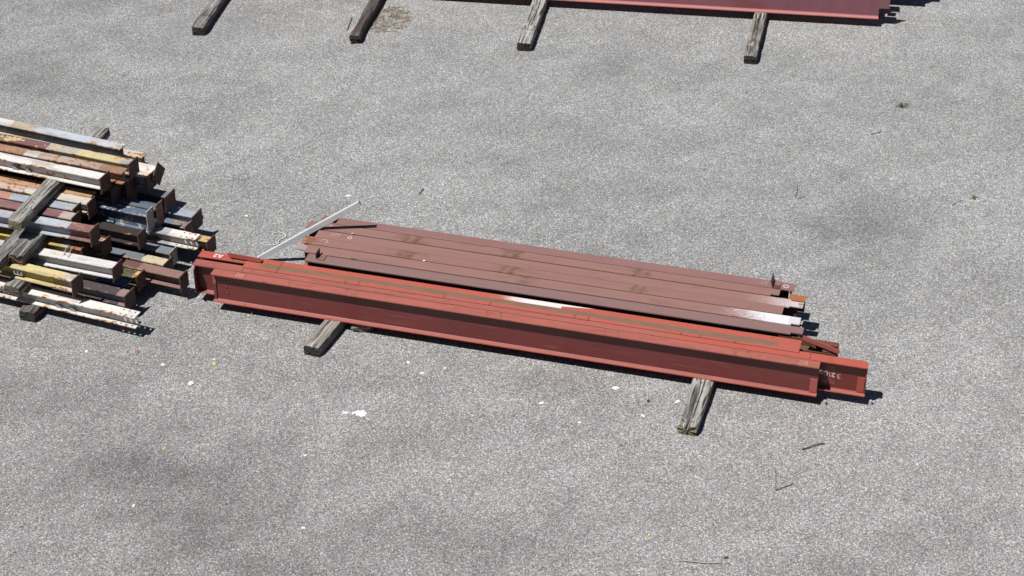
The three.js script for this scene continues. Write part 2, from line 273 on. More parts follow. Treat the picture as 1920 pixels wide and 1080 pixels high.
// --- first course
oldGirder('slate girder with four-hole plate, rearmost of the bottom course', { seed: 51, u: -4.30, v: 0.47, top: 0.385, L: 4.4, bands: [[9, [176, 188, 204]]], rust: 0.14, plate: P({ w: 0.27 }) });
oldGirder('rust-edged girder end in front of the rearmost bottom girder', { seed: 52, u: -4.30, v: 0.70, top: 0.35, L: 4.4, bands: [[9, SLATE]], rust: 0.4, plate: P({ w: 0.2, mat: plateMatRust }) });
oldGirder('dark girder with yellow-flecked flange end beside the orange-red beams', { seed: 53, u: -3.87, v: 0.885, top: 0.325, L: 4.8, bands: [[0.14, [224, 190, 130]], [9, BRN]], rust: 0.3, plate: P({ w: 0.23 }) });
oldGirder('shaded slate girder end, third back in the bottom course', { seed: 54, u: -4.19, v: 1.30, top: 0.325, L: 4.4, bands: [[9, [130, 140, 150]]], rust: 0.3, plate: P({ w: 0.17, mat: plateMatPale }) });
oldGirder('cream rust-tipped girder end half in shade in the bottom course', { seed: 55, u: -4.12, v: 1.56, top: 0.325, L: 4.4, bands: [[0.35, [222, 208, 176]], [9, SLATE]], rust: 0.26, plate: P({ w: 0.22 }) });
oldGirder('long mauve-brown girder end standing nearest the orange-red beams', { seed: 56, u: -3.78, v: 1.765, top: 0.335, L: 4.8, H: 0.165, bands: [[0.62, [158, 122, 114]], [9, [120, 88, 80]]], webBands: [[9, [84, 60, 54]]], rust: 0.24, plate: P({ w: 0.2, h: 0.23 }) });
oldGirder('dark olive girder with a yellow corner on its end', { seed: 57, u: -4.29, v: 1.955, top: 0.335, L: 4.4, bands: [[0.07, [226, 196, 110]], [9, [84, 84, 56]]], rust: 0.2, plate: P({ w: 0.21 }) });
oldGirder('blue girder lying in the gap under the white plated girder', { seed: 58, u: -4.33, v: 2.17, top: 0.335, L: 4.4, bands: [[0.42, BLUE], [9, [206, 198, 180]]], rust: 0.14 });
oldGirder('mauve and grey girder behind the front white girder', { seed: 59, u: -4.21, v: 2.37, top: 0.325, L: 4.6, bands: [[0.14, [168, 136, 136]], [0.8, [86, 73, 76]], [9, [130, 116, 112]]], webBands: [[9, [146, 156, 168]]], rust: 0.14, under: [170, 180, 192], underT: 0.66, plate: P({ w: 0.24 }) });
oldGirder('white orange-stained girder with drilled flanges along the front of the pile', { seed: 60, u: -3.88, v: 2.73, top: 0.312, turn: 0.3, L: 5.0, bands: [[9, [252, 248, 242]]], rust: 0.40, holesTop: [[0.05, -0.045], [0.13, -0.045], [0.21, -0.045], [0.05, 0.045], [0.13, 0.045], [0.21, 0.045]], holesBot: [[0.06, 0.045], [0.14, 0.045], [0.22, 0.045], [0.30, 0.045]], brackets: [1.15, 0.95] });

// ================================================================ THE RED BEAMS (centre)
const RED = 15.5;
function beamTex(W, Hh, sp, L, H, bf, seed, colour, draw) {
  const fl = Math.round(Hh * sp);
  return picture(W, Hh, (i, j) => {
    const s = L * (i + 0.5) / W, isW = j >= fl, v = isW ? (j - fl) / (Hh - fl) : j / fl;
    return colour(s, v, isW);
  }, (ctx) => draw && draw(ctx, { X: (s) => s / L * W, YF: (v) => v * fl, YW: (h) => fl + (1 - h / H) * (Hh - fl), sx: W / L, fy: fl / bf, wy: (Hh - fl) / H }));
}
// chalk writing that stands on its head for someone at the front; size in metres
function chalk(ctx, txt, x, y, size, sx, sy, alpha = 0.9, bold = false, rot = Math.PI) {
  ctx.save(); ctx.translate(x, y); ctx.scale(sx, sy); ctx.rotate(rot); ctx.scale(size / 100, size / 100);
  ctx.fillStyle = `rgba(245,240,236,${alpha})`; ctx.font = `${bold ? 'bold ' : ''}100px sans-serif`; ctx.textAlign = 'center'; ctx.textBaseline = 'middle'; ctx.fillText(txt, 0, 0); ctx.restore();
}
function ring(ctx, x, y, r, sx, sy, alpha = 0.8, a0 = 0, a1 = 6.28) { ctx.save(); ctx.translate(x, y); ctx.scale(sx, sy); ctx.strokeStyle = `rgba(240,234,228,${alpha})`; ctx.lineWidth = 0.011; ctx.beginPath(); ctx.arc(0, 0, r, a0, a1); ctx.stroke(); ctx.restore(); }
function redColour(seed, topA, topB, webC, marks) {
  return (s, v, isW) => {
    const f = fbm(s * 1.2, v * 1.5, seed, 4), g = fbm(s * 9, v * 5, seed + 9, 4);
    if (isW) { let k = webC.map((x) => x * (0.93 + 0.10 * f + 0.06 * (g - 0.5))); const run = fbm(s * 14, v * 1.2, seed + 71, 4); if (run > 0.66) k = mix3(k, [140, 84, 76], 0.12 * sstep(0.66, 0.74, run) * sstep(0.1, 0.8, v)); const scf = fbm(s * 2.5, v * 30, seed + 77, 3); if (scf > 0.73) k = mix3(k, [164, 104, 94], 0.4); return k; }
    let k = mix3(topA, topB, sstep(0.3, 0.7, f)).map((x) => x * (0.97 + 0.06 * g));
    const d = sstep(0.50, 0.72, fbm(s * 1.1, v * 1.5 + 7, seed + 21, 4)); k = mix3(k, [150, 102, 82], d * 0.65 * (0.3 + g)); const sc = fbm(s * 7, v * 9, seed + 61, 4); if (sc > 0.68) k = mix3(k, [120, 66, 54], 0.45 * sstep(0.68, 0.74, sc));
    const scr = fbm(s * 3, v * 26, seed + 33, 3); if (scr > 0.72) k = mix3(k, [128, 76, 60], 0.30);
    for (const [ms, w, str] of marks) {             // narrow dirt marks left by cross pieces
      const dd = Math.abs(s - ms - 0.04 * (v - 0.5)) / w; if (dd < 3) k = mix3(k, [112, 84, 62], 0.8 * str * Math.exp(-dd * dd * 1.6) * clamp(2.6 * fbm(s * 30, v * 5, seed + 51, 3) - 0.75) + str * 0.30 * Math.exp(-dd) * sstep(0.5, 0.7, g));
    }
    return k;
  };
}
const redLow = (() => { const t = picture(1024, 32, (i, j) => { const f = fbm(i / 30, j / 12, 211, 4), g = fbm(i / 7, j / 5, 215, 3); return mix3([178, 100, 88], [194, 112, 98], f).map((x) => x * (0.96 + 0.07 * g)); }); return std({ map: t, roughness: 0.42 }); })();
function girder(name, label, category, group, d) {
  const g = thing(name, label, category, group), { L, H, bf, tf, tw, sp, mat } = d;
  part(g, 'upper_flange', flangeGeo(L, bf, tf, H - tf, sp, d.top || {}), mat);
  part(g, 'web', webGeo(d.webL || L, H, tf, tw, sp, d.fillet ?? 0.016), mat).position.x = d.webX || 0;
  const lf = part(g, 'lower_flange', flangeGeo(d.lowL || L, bf, tf, 0, d.lowMat ? 1 : sp, d.low || {}), d.lowMat || mat); lf.position.x = d.lowX || 0;
  return g;
}
const SP = 0.4;
// front beam
{
  const L = 7.545, H = 0.41, bf = 0.135;
  const m = [[1.02, 0.02, 0.5], [1.75, 0.012, 0.6], [1.9, 0.012, 0.5], [3.55, 0.018, 0.8], [3.72, 0.018, 0.8], [5.0, 0.012, 0.7], [5.16, 0.012, 0.5], [6.55, 0.025, 0.8], [6.72, 0.025, 0.8]];
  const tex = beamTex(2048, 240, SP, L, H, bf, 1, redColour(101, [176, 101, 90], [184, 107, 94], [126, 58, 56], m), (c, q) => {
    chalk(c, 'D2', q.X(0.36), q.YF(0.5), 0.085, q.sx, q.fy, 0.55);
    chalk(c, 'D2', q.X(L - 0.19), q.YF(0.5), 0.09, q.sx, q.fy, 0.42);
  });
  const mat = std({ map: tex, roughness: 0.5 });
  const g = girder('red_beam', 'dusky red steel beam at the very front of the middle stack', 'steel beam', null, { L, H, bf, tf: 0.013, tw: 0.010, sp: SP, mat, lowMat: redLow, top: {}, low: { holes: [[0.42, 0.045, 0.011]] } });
  const db = part(g, 'doubler_plate', new THREE.BoxGeometry(0.085, 0.185, 0.012), std({ color: 0xb86058, roughness: 0.55 })); db.position.set(L - 0.05, 0.115, 0.011);
  const st = part(g, 'end_strip', new THREE.BoxGeometry(0.035, 0.378, 0.010), mat); st.position.set(0.0195, H / 2, 0.0125);
  for (const [a, y] of [[0.16, 0.30], [0.17, 0.22], [0.18, 0.13]]) { const b = part(g, 'bolt', new THREE.CylinderGeometry(0.012, 0.012, 0.012, 10), mat); b.rotation.x = Math.PI / 2; b.position.set(a, y, 0.010); }
  const [x, z] = toWorld(4.09, 1.512 - bf / 2, RED); layRight(g, x, z, 0.143, RED, L);
}
// second beam, longer at both ends
{
  const L = 8.39, H = 0.41, bf = 0.137;
  const m = [[0.78, 0.02, 0.5], [1.9, 0.012, 0.7], [4.2, 0.012, 0.3], [6.9, 0.03, 0.9], [7.95, 0.05, 0.6]];
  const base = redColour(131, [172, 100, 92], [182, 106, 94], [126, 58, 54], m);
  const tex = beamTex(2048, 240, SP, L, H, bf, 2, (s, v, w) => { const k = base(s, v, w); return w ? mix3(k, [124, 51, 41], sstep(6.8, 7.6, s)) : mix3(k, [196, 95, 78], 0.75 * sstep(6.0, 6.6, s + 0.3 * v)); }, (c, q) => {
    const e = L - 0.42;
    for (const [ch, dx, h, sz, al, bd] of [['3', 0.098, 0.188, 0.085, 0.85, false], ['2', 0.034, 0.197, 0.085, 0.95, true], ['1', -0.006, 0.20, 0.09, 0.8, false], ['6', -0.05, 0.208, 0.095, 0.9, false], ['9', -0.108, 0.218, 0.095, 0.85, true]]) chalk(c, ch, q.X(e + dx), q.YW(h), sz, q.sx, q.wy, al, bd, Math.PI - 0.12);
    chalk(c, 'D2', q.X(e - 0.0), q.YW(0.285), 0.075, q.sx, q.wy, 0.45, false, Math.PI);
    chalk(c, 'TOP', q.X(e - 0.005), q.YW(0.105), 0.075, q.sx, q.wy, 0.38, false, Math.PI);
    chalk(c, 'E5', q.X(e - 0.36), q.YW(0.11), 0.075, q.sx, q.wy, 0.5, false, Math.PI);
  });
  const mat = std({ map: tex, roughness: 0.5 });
  const g = girder('red_beam', 'red steel beam with chalk numbers, second from the front and projecting at both ends', 'steel beam', null, { L, H, bf, tf: 0.013, tw: 0.010, sp: SP, mat, lowMat: redLow, top: { holes: [[0.66, -0.03, 0.012], [0.66, 0.03, 0.012], [L - 0.67, -0.03, 0.012], [L - 0.67, 0.03, 0.012]], clip: 0.03 }, low: { clip: 0.02 } });
  const hs = [0.06, 0.15, 0.24, 0.33].map((y) => [0.075, y, 0.010]);
  const pl = part(g, 'end_plate', plateGeo(0.20, 0.385, 0.012, hs, 0.03, 0), std({ color: 0x6d2f2b, roughness: 0.6 })); pl.position.set(0.03, 0.0135, 0.02);
  const db = part(g, 'doubler_plate', new THREE.BoxGeometry(0.085, 0.2, 0.012), std({ color: 0xb45244, roughness: 0.55 })); db.position.set(L - 0.062, 0.125, 0.011);
  const e2 = part(g, 'end_plate', plateGeo(0.022, 0.34, 0.012, [], 0, 0), mat); e2.position.set(L - 0.014, 0.0135, 0.017);
  const [x, z] = toWorld(4.63, 1.3655 - bf / 2, RED); layRight(g, x, z, 0.143, RED, L);
}
// third beam with the wide orange-red cap plate
{
  const L = 7.57, H = 0.41, bf = 0.14;
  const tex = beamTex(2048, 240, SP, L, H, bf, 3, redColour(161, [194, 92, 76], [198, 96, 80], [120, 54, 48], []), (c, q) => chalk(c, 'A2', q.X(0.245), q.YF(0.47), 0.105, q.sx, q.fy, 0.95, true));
  const mat = std({ map: tex, roughness: 0.5 });
  const g = girder('red_beam', 'orange-red steel beam carrying a wide cap plate with a brown stripe', 'steel beam', null, { L, H, bf, tf: 0.013, tw: 0.010, sp: SP, mat, lowMat: redLow, top: { holes: [[0.46, -0.03, 0.011], [0.46, 0.035, 0.011]] } });
  part(g, 'end_plate', plateGeo(0.10, 0.36, 0.012, [], 0, 0), mat).position.set(0.10, 0.0135, 0.0);
  const CL = 6.945, cb = 0.25;
  const ctex = picture(2048, 96, (i, j) => {
    const s = CL * (i + 0.5) / 2048, v = (j + 0.5) / 96, g1 = fbm(s * 7, v * 5, 171, 4), f = fbm(s * 0.9, v, 175, 3);
    let k = mix3([192, 97, 80], [184, 102, 90], v * 0.9).map((x) => x * (0.96 + 0.05 * f + 0.05 * g1));
    const rag = 0.735 + 0.20 * (fbm(s * 16, 0.5, 181, 4) - 0.5) + 0.14 * (fbm(s * 1.4, 2.5, 183, 2) - 0.5) + 0.06 * sstep(3.5, 6.5, s);
    const b0 = 0.375 + 0.03 * sstep(3.5, 6.5, s) + 0.008 * (g1 - 0.5);
    if (s > 0.28 && s < CL - 0.24) { const m = sstep(b0 - 0.012, b0 + 0.012, v) * (1 - sstep(rag - 0.012, rag + 0.012, v)); k = mix3(k, mix3([134, 104, 84], [150, 118, 98], g1), m); }
    if (s > 0.17 && s < 0.32 && v > 0.33 && v < 0.72) k = mix3(k, g1 > 0.5 ? [232, 136, 84] : [140, 108, 82], 0.75);
    // white over-spray on the rear strip, masked off at its right end
    const w0 = sstep(3.15, 3.62, s + 0.25 * (g1 - 0.5)), lim = s < 4.05 ? b0 : mix(0.20, 0.0, clamp((s - 4.05) / 0.42));
    if (v < lim && s < 4.47) k = mix3(k, [244, 240, 240], w0 * 0.97);
    for (const ms of [0.45, 1.35, 1.52, 2.62, 3.2, 4.25, 4.42, 5.55, 5.78, 6.2]) { const d = Math.abs(s - ms) / 0.010; if (d < 2.5 && (v > rag || ms === 0.45)) k = mix3(k, [110, 66, 48], 0.6 * Math.exp(-d * d)); }
    return k;
  });
  const pg = flangeGeo(CL, cb, 0.012, 0, 1, { holes: [[CL - 0.34, -0.085, 0.011]] });
  const cp = part(g, 'cap_plate', pg, std({ map: ctex, roughness: 0.45 }), 'orange-red cap plate with a brown unpainted stripe and white spray');
  cp.position.set(0.642, H + 0.0015, 0.055);
  const [x, z] = toWorld(3.80, 1.165 - bf / 2, RED); layRight(g, x, z, 0.143, RED, L);
}
// two loose angle irons on the red stack
function angleIron(L, a, t, mat, name, label, y, u0, v0, u1, v1, y1) {
  const s = new THREE.Shape(); s.moveTo(0, 0); s.lineTo(a, 0); s.lineTo(a, t); s.lineTo(t, t); s.lineTo(t, a * 0.8); s.lineTo(0, a * 0.8); s.closePath();
  const g = new THREE.ExtrudeGeometry(s, { depth: L, bevelEnabled: false }); g.translate(-a / 2, 0, 0);
  const m = solo(name, g, mat, label, 'angle iron');
  const [xa, za] = toWorld(u0, v0, RED), [xb, zb] = toWorld(u1, v1, RED);
  m.position.set(xa, y, za); m.lookAt(xb, y1 ?? y, zb);
  return m;
}
const angTex = picture(256, 64, (i, j) => { const f = fbm(i / 30, j / 9, 191, 4); return mix3([170, 84, 78], [190, 104, 96], f); });
const angMat = std({ map: angTex, roughness: 0.55 });
angleIron(0.44, 0.075, 0.009, angMat, 'angle_iron', 'short red angle iron lying on the left end of the capped beam', 0.581, -3.37, 1.085, -2.95, 1.105);
angleIron(0.46, 0.075, 0.009, angMat, 'angle_iron', 'short red angle iron slanting over the right end of the capped beam', 0.566, 3.83, 0.97, 4.21, 1.075, 0.53);
// rusty channel under it
{
  const g = thing('rusty_channel', 'rust brown steel channel poking out past the capped beam', 'steel channel');
  const tx = picture(256, 64, (i, j) => { const f = fbm(i / 22, j / 12, 201, 4); return mix3([88, 54, 38], [132, 86, 62], f); });
  const m = std({ map: tx, roughness: 0.8 });
  const L = 0.72;
  const w = part(g, 'web', new THREE.BoxGeometry(L, 0.012, 0.22), m); w.position.set(L / 2, 0.16, 0);
  const f1 = part(g, 'rear_flange', new THREE.BoxGeometry(L, 0.2, 0.014), m); f1.position.set(L / 2, 0.16, -0.118);
  const f2 = part(g, 'front_flange', new THREE.BoxGeometry(L, 0.2, 0.014), m); f2.position.set(L / 2, 0.16, 0.118);
  const tb = part(g, 'end_tab', new THREE.BoxGeometry(0.17, 0.012, 0.10), m); tb.position.set(L - 0.085, 0.272, 0.06);
  const t2 = part(g, 'end_tab', new THREE.BoxGeometry(0.30, 0.012, 0.085), m); t2.position.set(L - 0.15, 0.272, -0.07);
  const [x, z] = toWorld(4.24, 0.975, RED); layRight(g, x, z, 0.225, RED, L);
  const sup = solo('steel_offcut', new THREE.BoxGeometry(0.22, 0.283, 0.2), m, 'dark steel block carrying the rusty channel under the capped beam', 'steel block'); const [sx, sz] = toWorld(3.9, 0.975, RED); sup.position.set(sx, 0.1425, sz); sup.rotation.y = -RED * Math.PI / 180;
}

// ================================================================ THE BROWN BEAMS
{
  const H = 0.37, TOP = 0.54, A = 15.5;
  const spec = [
    { vb: -0.215, vf: -0.054, u0: -2.597, u1: 3.562, top: TOP, label: 'rearmost brown beam of the pack with an upright clip at each end' },
    { vb: -0.042, vf: 0.122, u0: -2.718, u1: 3.40, top: TOP, notchR: 0.10, label: 'brown beam chalked with a G, second from the back of the pack' },
    { vb: 0.135, vf: 0.310, u0: -2.53, u1: 3.72, top: TOP - 0.006, notchR: 0.16, label: 'brown beam with white-sprayed tip, third from the back of the pack' },
    { vb: 0.323, vf: 0.492, u0: -2.645, u1: 3.50, top: TOP, notchR: 0.0, label: 'brown beam with scorched left end, fourth from the back of the pack' },
    { vb: 0.506, vf: 0.686, u0: -2.534, u1: 3.735, top: TOP - 0.003, notchR: 0.10, label: 'brown beam with a long white-sprayed right end, fifth in the pack' },
    { vb: 0.706, vf: 0.880, u0: -2.458, u1: 3.80, top: TOP - 0.005, notchR: 0.14, label: 'greyish brown beam at the front of the pack beside the red beams' },
  ];
  const st = [[], [[-1.38, 0.05], [-1.24, 0.05], [-0.05, 0.05], [0.08, 0.05], [1.62, 0.03], [1.75, 0.03]], [], [[-1.36, 0.05], [-1.22, 0.05], [0.0, 0.05], [0.12, 0.05], [1.66, 0.03], [1.78, 0.03]], [[0.3, 0.06]], []];
  const tones = [[150, 112, 108], [156, 117, 108], [158, 118, 110], [155, 116, 108], [157, 118, 110], [146, 114, 111]];
  spec.forEach((b, n) => {
    const L = b.u1 - b.u0, bf = b.vf - b.vb;
    const base = tones[n];
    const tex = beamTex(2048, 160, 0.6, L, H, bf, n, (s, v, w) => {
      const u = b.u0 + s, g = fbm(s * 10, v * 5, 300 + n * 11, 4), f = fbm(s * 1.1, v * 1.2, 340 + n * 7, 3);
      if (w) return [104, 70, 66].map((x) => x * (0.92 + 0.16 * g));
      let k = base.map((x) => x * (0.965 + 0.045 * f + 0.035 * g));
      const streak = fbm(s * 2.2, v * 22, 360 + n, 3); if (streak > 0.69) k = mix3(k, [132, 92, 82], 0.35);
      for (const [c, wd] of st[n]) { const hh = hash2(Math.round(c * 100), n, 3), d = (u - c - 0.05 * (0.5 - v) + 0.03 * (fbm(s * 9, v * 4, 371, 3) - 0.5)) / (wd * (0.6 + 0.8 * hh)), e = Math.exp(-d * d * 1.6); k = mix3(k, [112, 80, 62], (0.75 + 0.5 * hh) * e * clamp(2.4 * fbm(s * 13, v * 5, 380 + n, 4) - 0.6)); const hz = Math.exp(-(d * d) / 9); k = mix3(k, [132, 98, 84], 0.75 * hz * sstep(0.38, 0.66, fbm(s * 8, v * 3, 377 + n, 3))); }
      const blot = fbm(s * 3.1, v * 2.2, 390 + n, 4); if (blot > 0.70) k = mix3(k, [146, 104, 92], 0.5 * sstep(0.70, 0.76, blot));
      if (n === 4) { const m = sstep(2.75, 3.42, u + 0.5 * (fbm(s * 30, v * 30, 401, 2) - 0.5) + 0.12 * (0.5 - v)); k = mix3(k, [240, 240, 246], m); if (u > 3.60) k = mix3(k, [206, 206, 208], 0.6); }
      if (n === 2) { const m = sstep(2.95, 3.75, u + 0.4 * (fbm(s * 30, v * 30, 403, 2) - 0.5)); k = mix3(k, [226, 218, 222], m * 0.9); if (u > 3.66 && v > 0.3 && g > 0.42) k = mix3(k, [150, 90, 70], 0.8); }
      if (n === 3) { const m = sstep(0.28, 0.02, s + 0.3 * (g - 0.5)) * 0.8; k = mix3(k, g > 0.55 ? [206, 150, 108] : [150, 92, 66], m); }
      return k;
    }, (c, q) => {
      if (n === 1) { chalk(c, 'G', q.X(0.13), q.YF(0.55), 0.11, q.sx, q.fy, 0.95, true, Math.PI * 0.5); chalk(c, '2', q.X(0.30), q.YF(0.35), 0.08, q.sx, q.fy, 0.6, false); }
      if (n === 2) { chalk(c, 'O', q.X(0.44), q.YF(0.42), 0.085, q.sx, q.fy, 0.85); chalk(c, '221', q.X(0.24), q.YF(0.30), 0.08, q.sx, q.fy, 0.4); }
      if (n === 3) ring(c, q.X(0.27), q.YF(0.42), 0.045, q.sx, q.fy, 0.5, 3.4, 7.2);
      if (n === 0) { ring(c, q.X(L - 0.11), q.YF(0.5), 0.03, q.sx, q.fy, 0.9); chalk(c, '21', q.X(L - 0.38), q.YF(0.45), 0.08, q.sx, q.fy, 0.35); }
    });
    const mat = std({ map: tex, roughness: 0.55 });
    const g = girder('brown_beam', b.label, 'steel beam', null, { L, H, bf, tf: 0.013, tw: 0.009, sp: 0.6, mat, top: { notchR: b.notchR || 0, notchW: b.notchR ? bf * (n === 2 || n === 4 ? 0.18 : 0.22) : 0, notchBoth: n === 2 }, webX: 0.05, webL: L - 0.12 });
    const dark = std({ color: 0x4a2e2b, roughness: 0.65 });
    if (n !== 2 && n !== 5) { const w = bf * 0.92, h = 0.30; const pl = part(g, 'end_plate', plateGeo(w, h, 0.012, [[w * 0.36, 0.05, 0.011], [w * 0.36, 0.15, 0.011], [w * 0.36, 0.25, 0.011]], 0.03, 0), dark); pl.position.set(0.035, 0.05, 0); }
    if (n !== 2) { const w = bf * 0.8, h = 0.26; const pl = part(g, 'end_plate', plateGeo(w, h, 0.012, [[w * 0.3, 0.06, 0.010], [w * 0.3, 0.13, 0.010], [w * 0.3, 0.20, 0.010]], 0, 0), std({ color: 0x6e4a44, roughness: 0.65 })); pl.position.set(L - 0.05, 0.06, 0); }
    if (n === 0) {
      const c1 = part(g, 'clip', new THREE.BoxGeometry(0.012, 0.07, 0.15), dark); c1.position.set(0.19, H + 0.035, 0.0);
      const c2 = part(g, 'clip', plateGeo(0.17, 0.10, 0.012, [], 0, 0), mat); c2.position.set(L - 0.27, H + 0.002, 0); c2.rotation.z = 0.25;
      const c3 = part(g, 'clip', new THREE.BoxGeometry(0.09, 0.01, 0.17), mat); c3.position.set(L - 0.22, H + 0.0055, 0);
    }
    if (n === 1) { const cl = part(g, 'end_clip', new THREE.BoxGeometry(0.2, 0.012, 0.13), std({ color: 0xa8683e, roughness: 0.8 }), 'rust orange clip on the right end'); cl.position.set(L + 0.22, H - 0.05, -0.02); const bar = part(g, 'end_bar', new THREE.BoxGeometry(0.36, 0.16, 0.012), dark); bar.position.set(L + 0.14, H - 0.14, 0.0); const bk = part(g, 'end_bar', new THREE.BoxGeometry(0.36, 0.05, 0.05), dark); bk.position.set(L + 0.12, H - 0.09, 0.05); }
    if (n === 4) { const a = part(g, 'left_tab', new THREE.BoxGeometry(0.14, 0.012, 0.12), std({ color: 0xb09aa0, roughness: 0.5 })); a.position.set(-0.065, H - 0.007, -0.012); }
    if (n === 5) { const c = part(g, 'clip', new THREE.BoxGeometry(0.012, 0.085, 0.13), dark); c.position.set(0.135, H + 0.0425, -0.045); const d = part(g, 'clip', new THREE.BoxGeometry(0.10, 0.010, 0.13), std({ color: 0x8a685c, roughness: 0.6 })); d.position.set(0.19, H + 0.0055, -0.03); }
    const [x, z] = toWorld(b.u1, (b.vb + b.vf) / 2, A); layRight(g, x, z, b.top - H, A, L);
  });
  // scraps on the pack
  const nut = solo('square_washer', new THREE.BoxGeometry(0.035, 0.012, 0.035), std({ color: 0xbfc3c6, roughness: 0.4, metalness: 0.3 }), 'small pale square washer on the brown beams near the white bar', 'washer');
  { const [x, z] = toWorld(-2.08, 0.125, A); nut.position.set(x, TOP + 0.006, z); nut.rotation.y = 0.5; }
  const flk = solo('paint_flake', new THREE.OctahedronGeometry(0.018, 1).scale(1.2, 0.5, 0.9), std({ color: 0xf2efea }), 'white paint flake on the seam of the brown beams', 'paint flake');
  { const [x, z] = toWorld(-1.0, 0.50, A); flk.position.set(x, TOP + 0.007, z); }
  const bolt = solo('rusty_bolt', new THREE.CylinderGeometry(0.014, 0.014, 0.05, 8), plateMatRust, 'rusty bolt wedged in the gap before the front brown beam', 'bolt');
  { const [x, z] = toWorld(-1.87, 0.697, A); bolt.position.set(x, TOP + 0.01, z); bolt.rotation.z = 1.2; }
}
// ---- the white bar leaning on the pack
{
  const g = thing('white_bar', 'long white metal bar leaning from the ground onto the brown beams', 'metal bar');
  const tx = picture(512, 32, (i, j) => { const f = fbm(i / 40, j / 6, 411, 4), h = fbm(i / 9, j / 3, 415, 3); let k = mix3([206, 210, 214], [232, 234, 236], f); if (h > 0.70) k = mix3(k, [150, 156, 160], 0.45); return k; });
  const m = std({ map: tx, roughness: 0.5 });
  const A = new THREE.Vector3(-3.30, 0.028, -0.645), B = new THREE.Vector3(-1.925, 0.955, -0.505), L = A.distanceTo(B);
  const top = part(g, 'top_face', new THREE.BoxGeometry(L, 0.006, 0.05), m); top.position.set(L / 2, 0.035, 0);
  const side = part(g, 'side_face', new THREE.BoxGeometry(L, 0.06, 0.006), m); side.position.set(L / 2, 0.0015, 0.0222);
  const back = part(g, 'back_face', new THREE.BoxGeometry(L, 0.055, 0.006), m); back.position.set(L / 2, 0.0042, -0.0222);
  g.position.copy(A);
  const ex = B.clone().sub(A).normalize(), ey = new THREE.Vector3(0, 1, 0), ez = ex.clone().cross(ey).normalize(); ey.copy(ez).cross(ex).normalize();
  g.setRotationFromMatrix(new THREE.Matrix4().makeBasis(ex, ey, ez));
}

// ================================================================ WOODEN SLEEPERS
function woodTex(seed, light, dark, moss = 0) {
  return picture(1024, 160, (i, j) => {
    const u = i / 1024, v = j / 160;
    const warp = 0.012 * (fbm(u * 7, v * 5, seed + 3, 3) - 0.5);
    const g1 = fbm(u * 5, (v + warp) * 70, seed, 4), g2 = fbm(u * 26, (v + warp) * 150, seed + 9, 3), b = fbm(u * 4, v * 6, seed + 17, 4);
    let k = mix3(dark, light, clamp(-0.12 + 1.2 * g1 + 0.45 * (b - 0.5) + 0.55 * (g2 - 0.5)));
    const cr = fbm(u * 3, (v + warp * 2) * 34, seed + 27, 3); if (cr > 0.64) k = mix3(k, [30, 27, 25], 0.85 * sstep(0.64, 0.70, cr));
    if (moss && fbm(u * 9, v * 8, seed + 41, 4) > 0.60) k = mix3(k, [96, 94, 62], moss);
    if (hash2(Math.floor(u * 90), Math.floor(v * 26), seed) > 0.988) k = mix3(k, [30, 26, 24], 0.8);
    return k;
  });
}
const woodA = std({ vertexColors: true, map: woodTex(501, [212, 210, 206], [92, 88, 84], 0.10), roughness: 0.9 });
const woodB = std({ vertexColors: true, map: woodTex(521, [208, 202, 196], [98, 91, 86]), roughness: 0.9 });
const woodC = std({ vertexColors: true, map: woodTex(541, [194, 192, 190], [76, 74, 73]), roughness: 0.9 });
const woodD = std({ vertexColors: true, map: woodTex(561, [140, 126, 122], [56, 49, 46]), roughness: 0.9 });
const woodE = std({ vertexColors: true, map: woodTex(581, [216, 215, 212], [112, 110, 106]), roughness: 0.9 });
const endTex = (s, a, b) => picture(128, 128, (i, j) => { const r = Math.hypot(i - 50, j - 84) / 7 + 1.6 * fbm(i / 14, j / 14, s, 3), q = fbm(i / 9, j / 9, s + 5, 4); return mix3(a, b, clamp(0.5 + 0.3 * Math.sin(r * 3) + 0.7 * (q - 0.5))); });
const endDark = std({ map: endTex(601, [32, 30, 28], [60, 56, 52]), roughness: 0.95 });
const endMoss = std({ map: endTex(621, [92, 92, 66], [146, 142, 112]), roughness: 0.95 });
const endGrey = std({ map: endTex(641, [74, 70, 62], [112, 106, 96]), roughness: 0.95 });
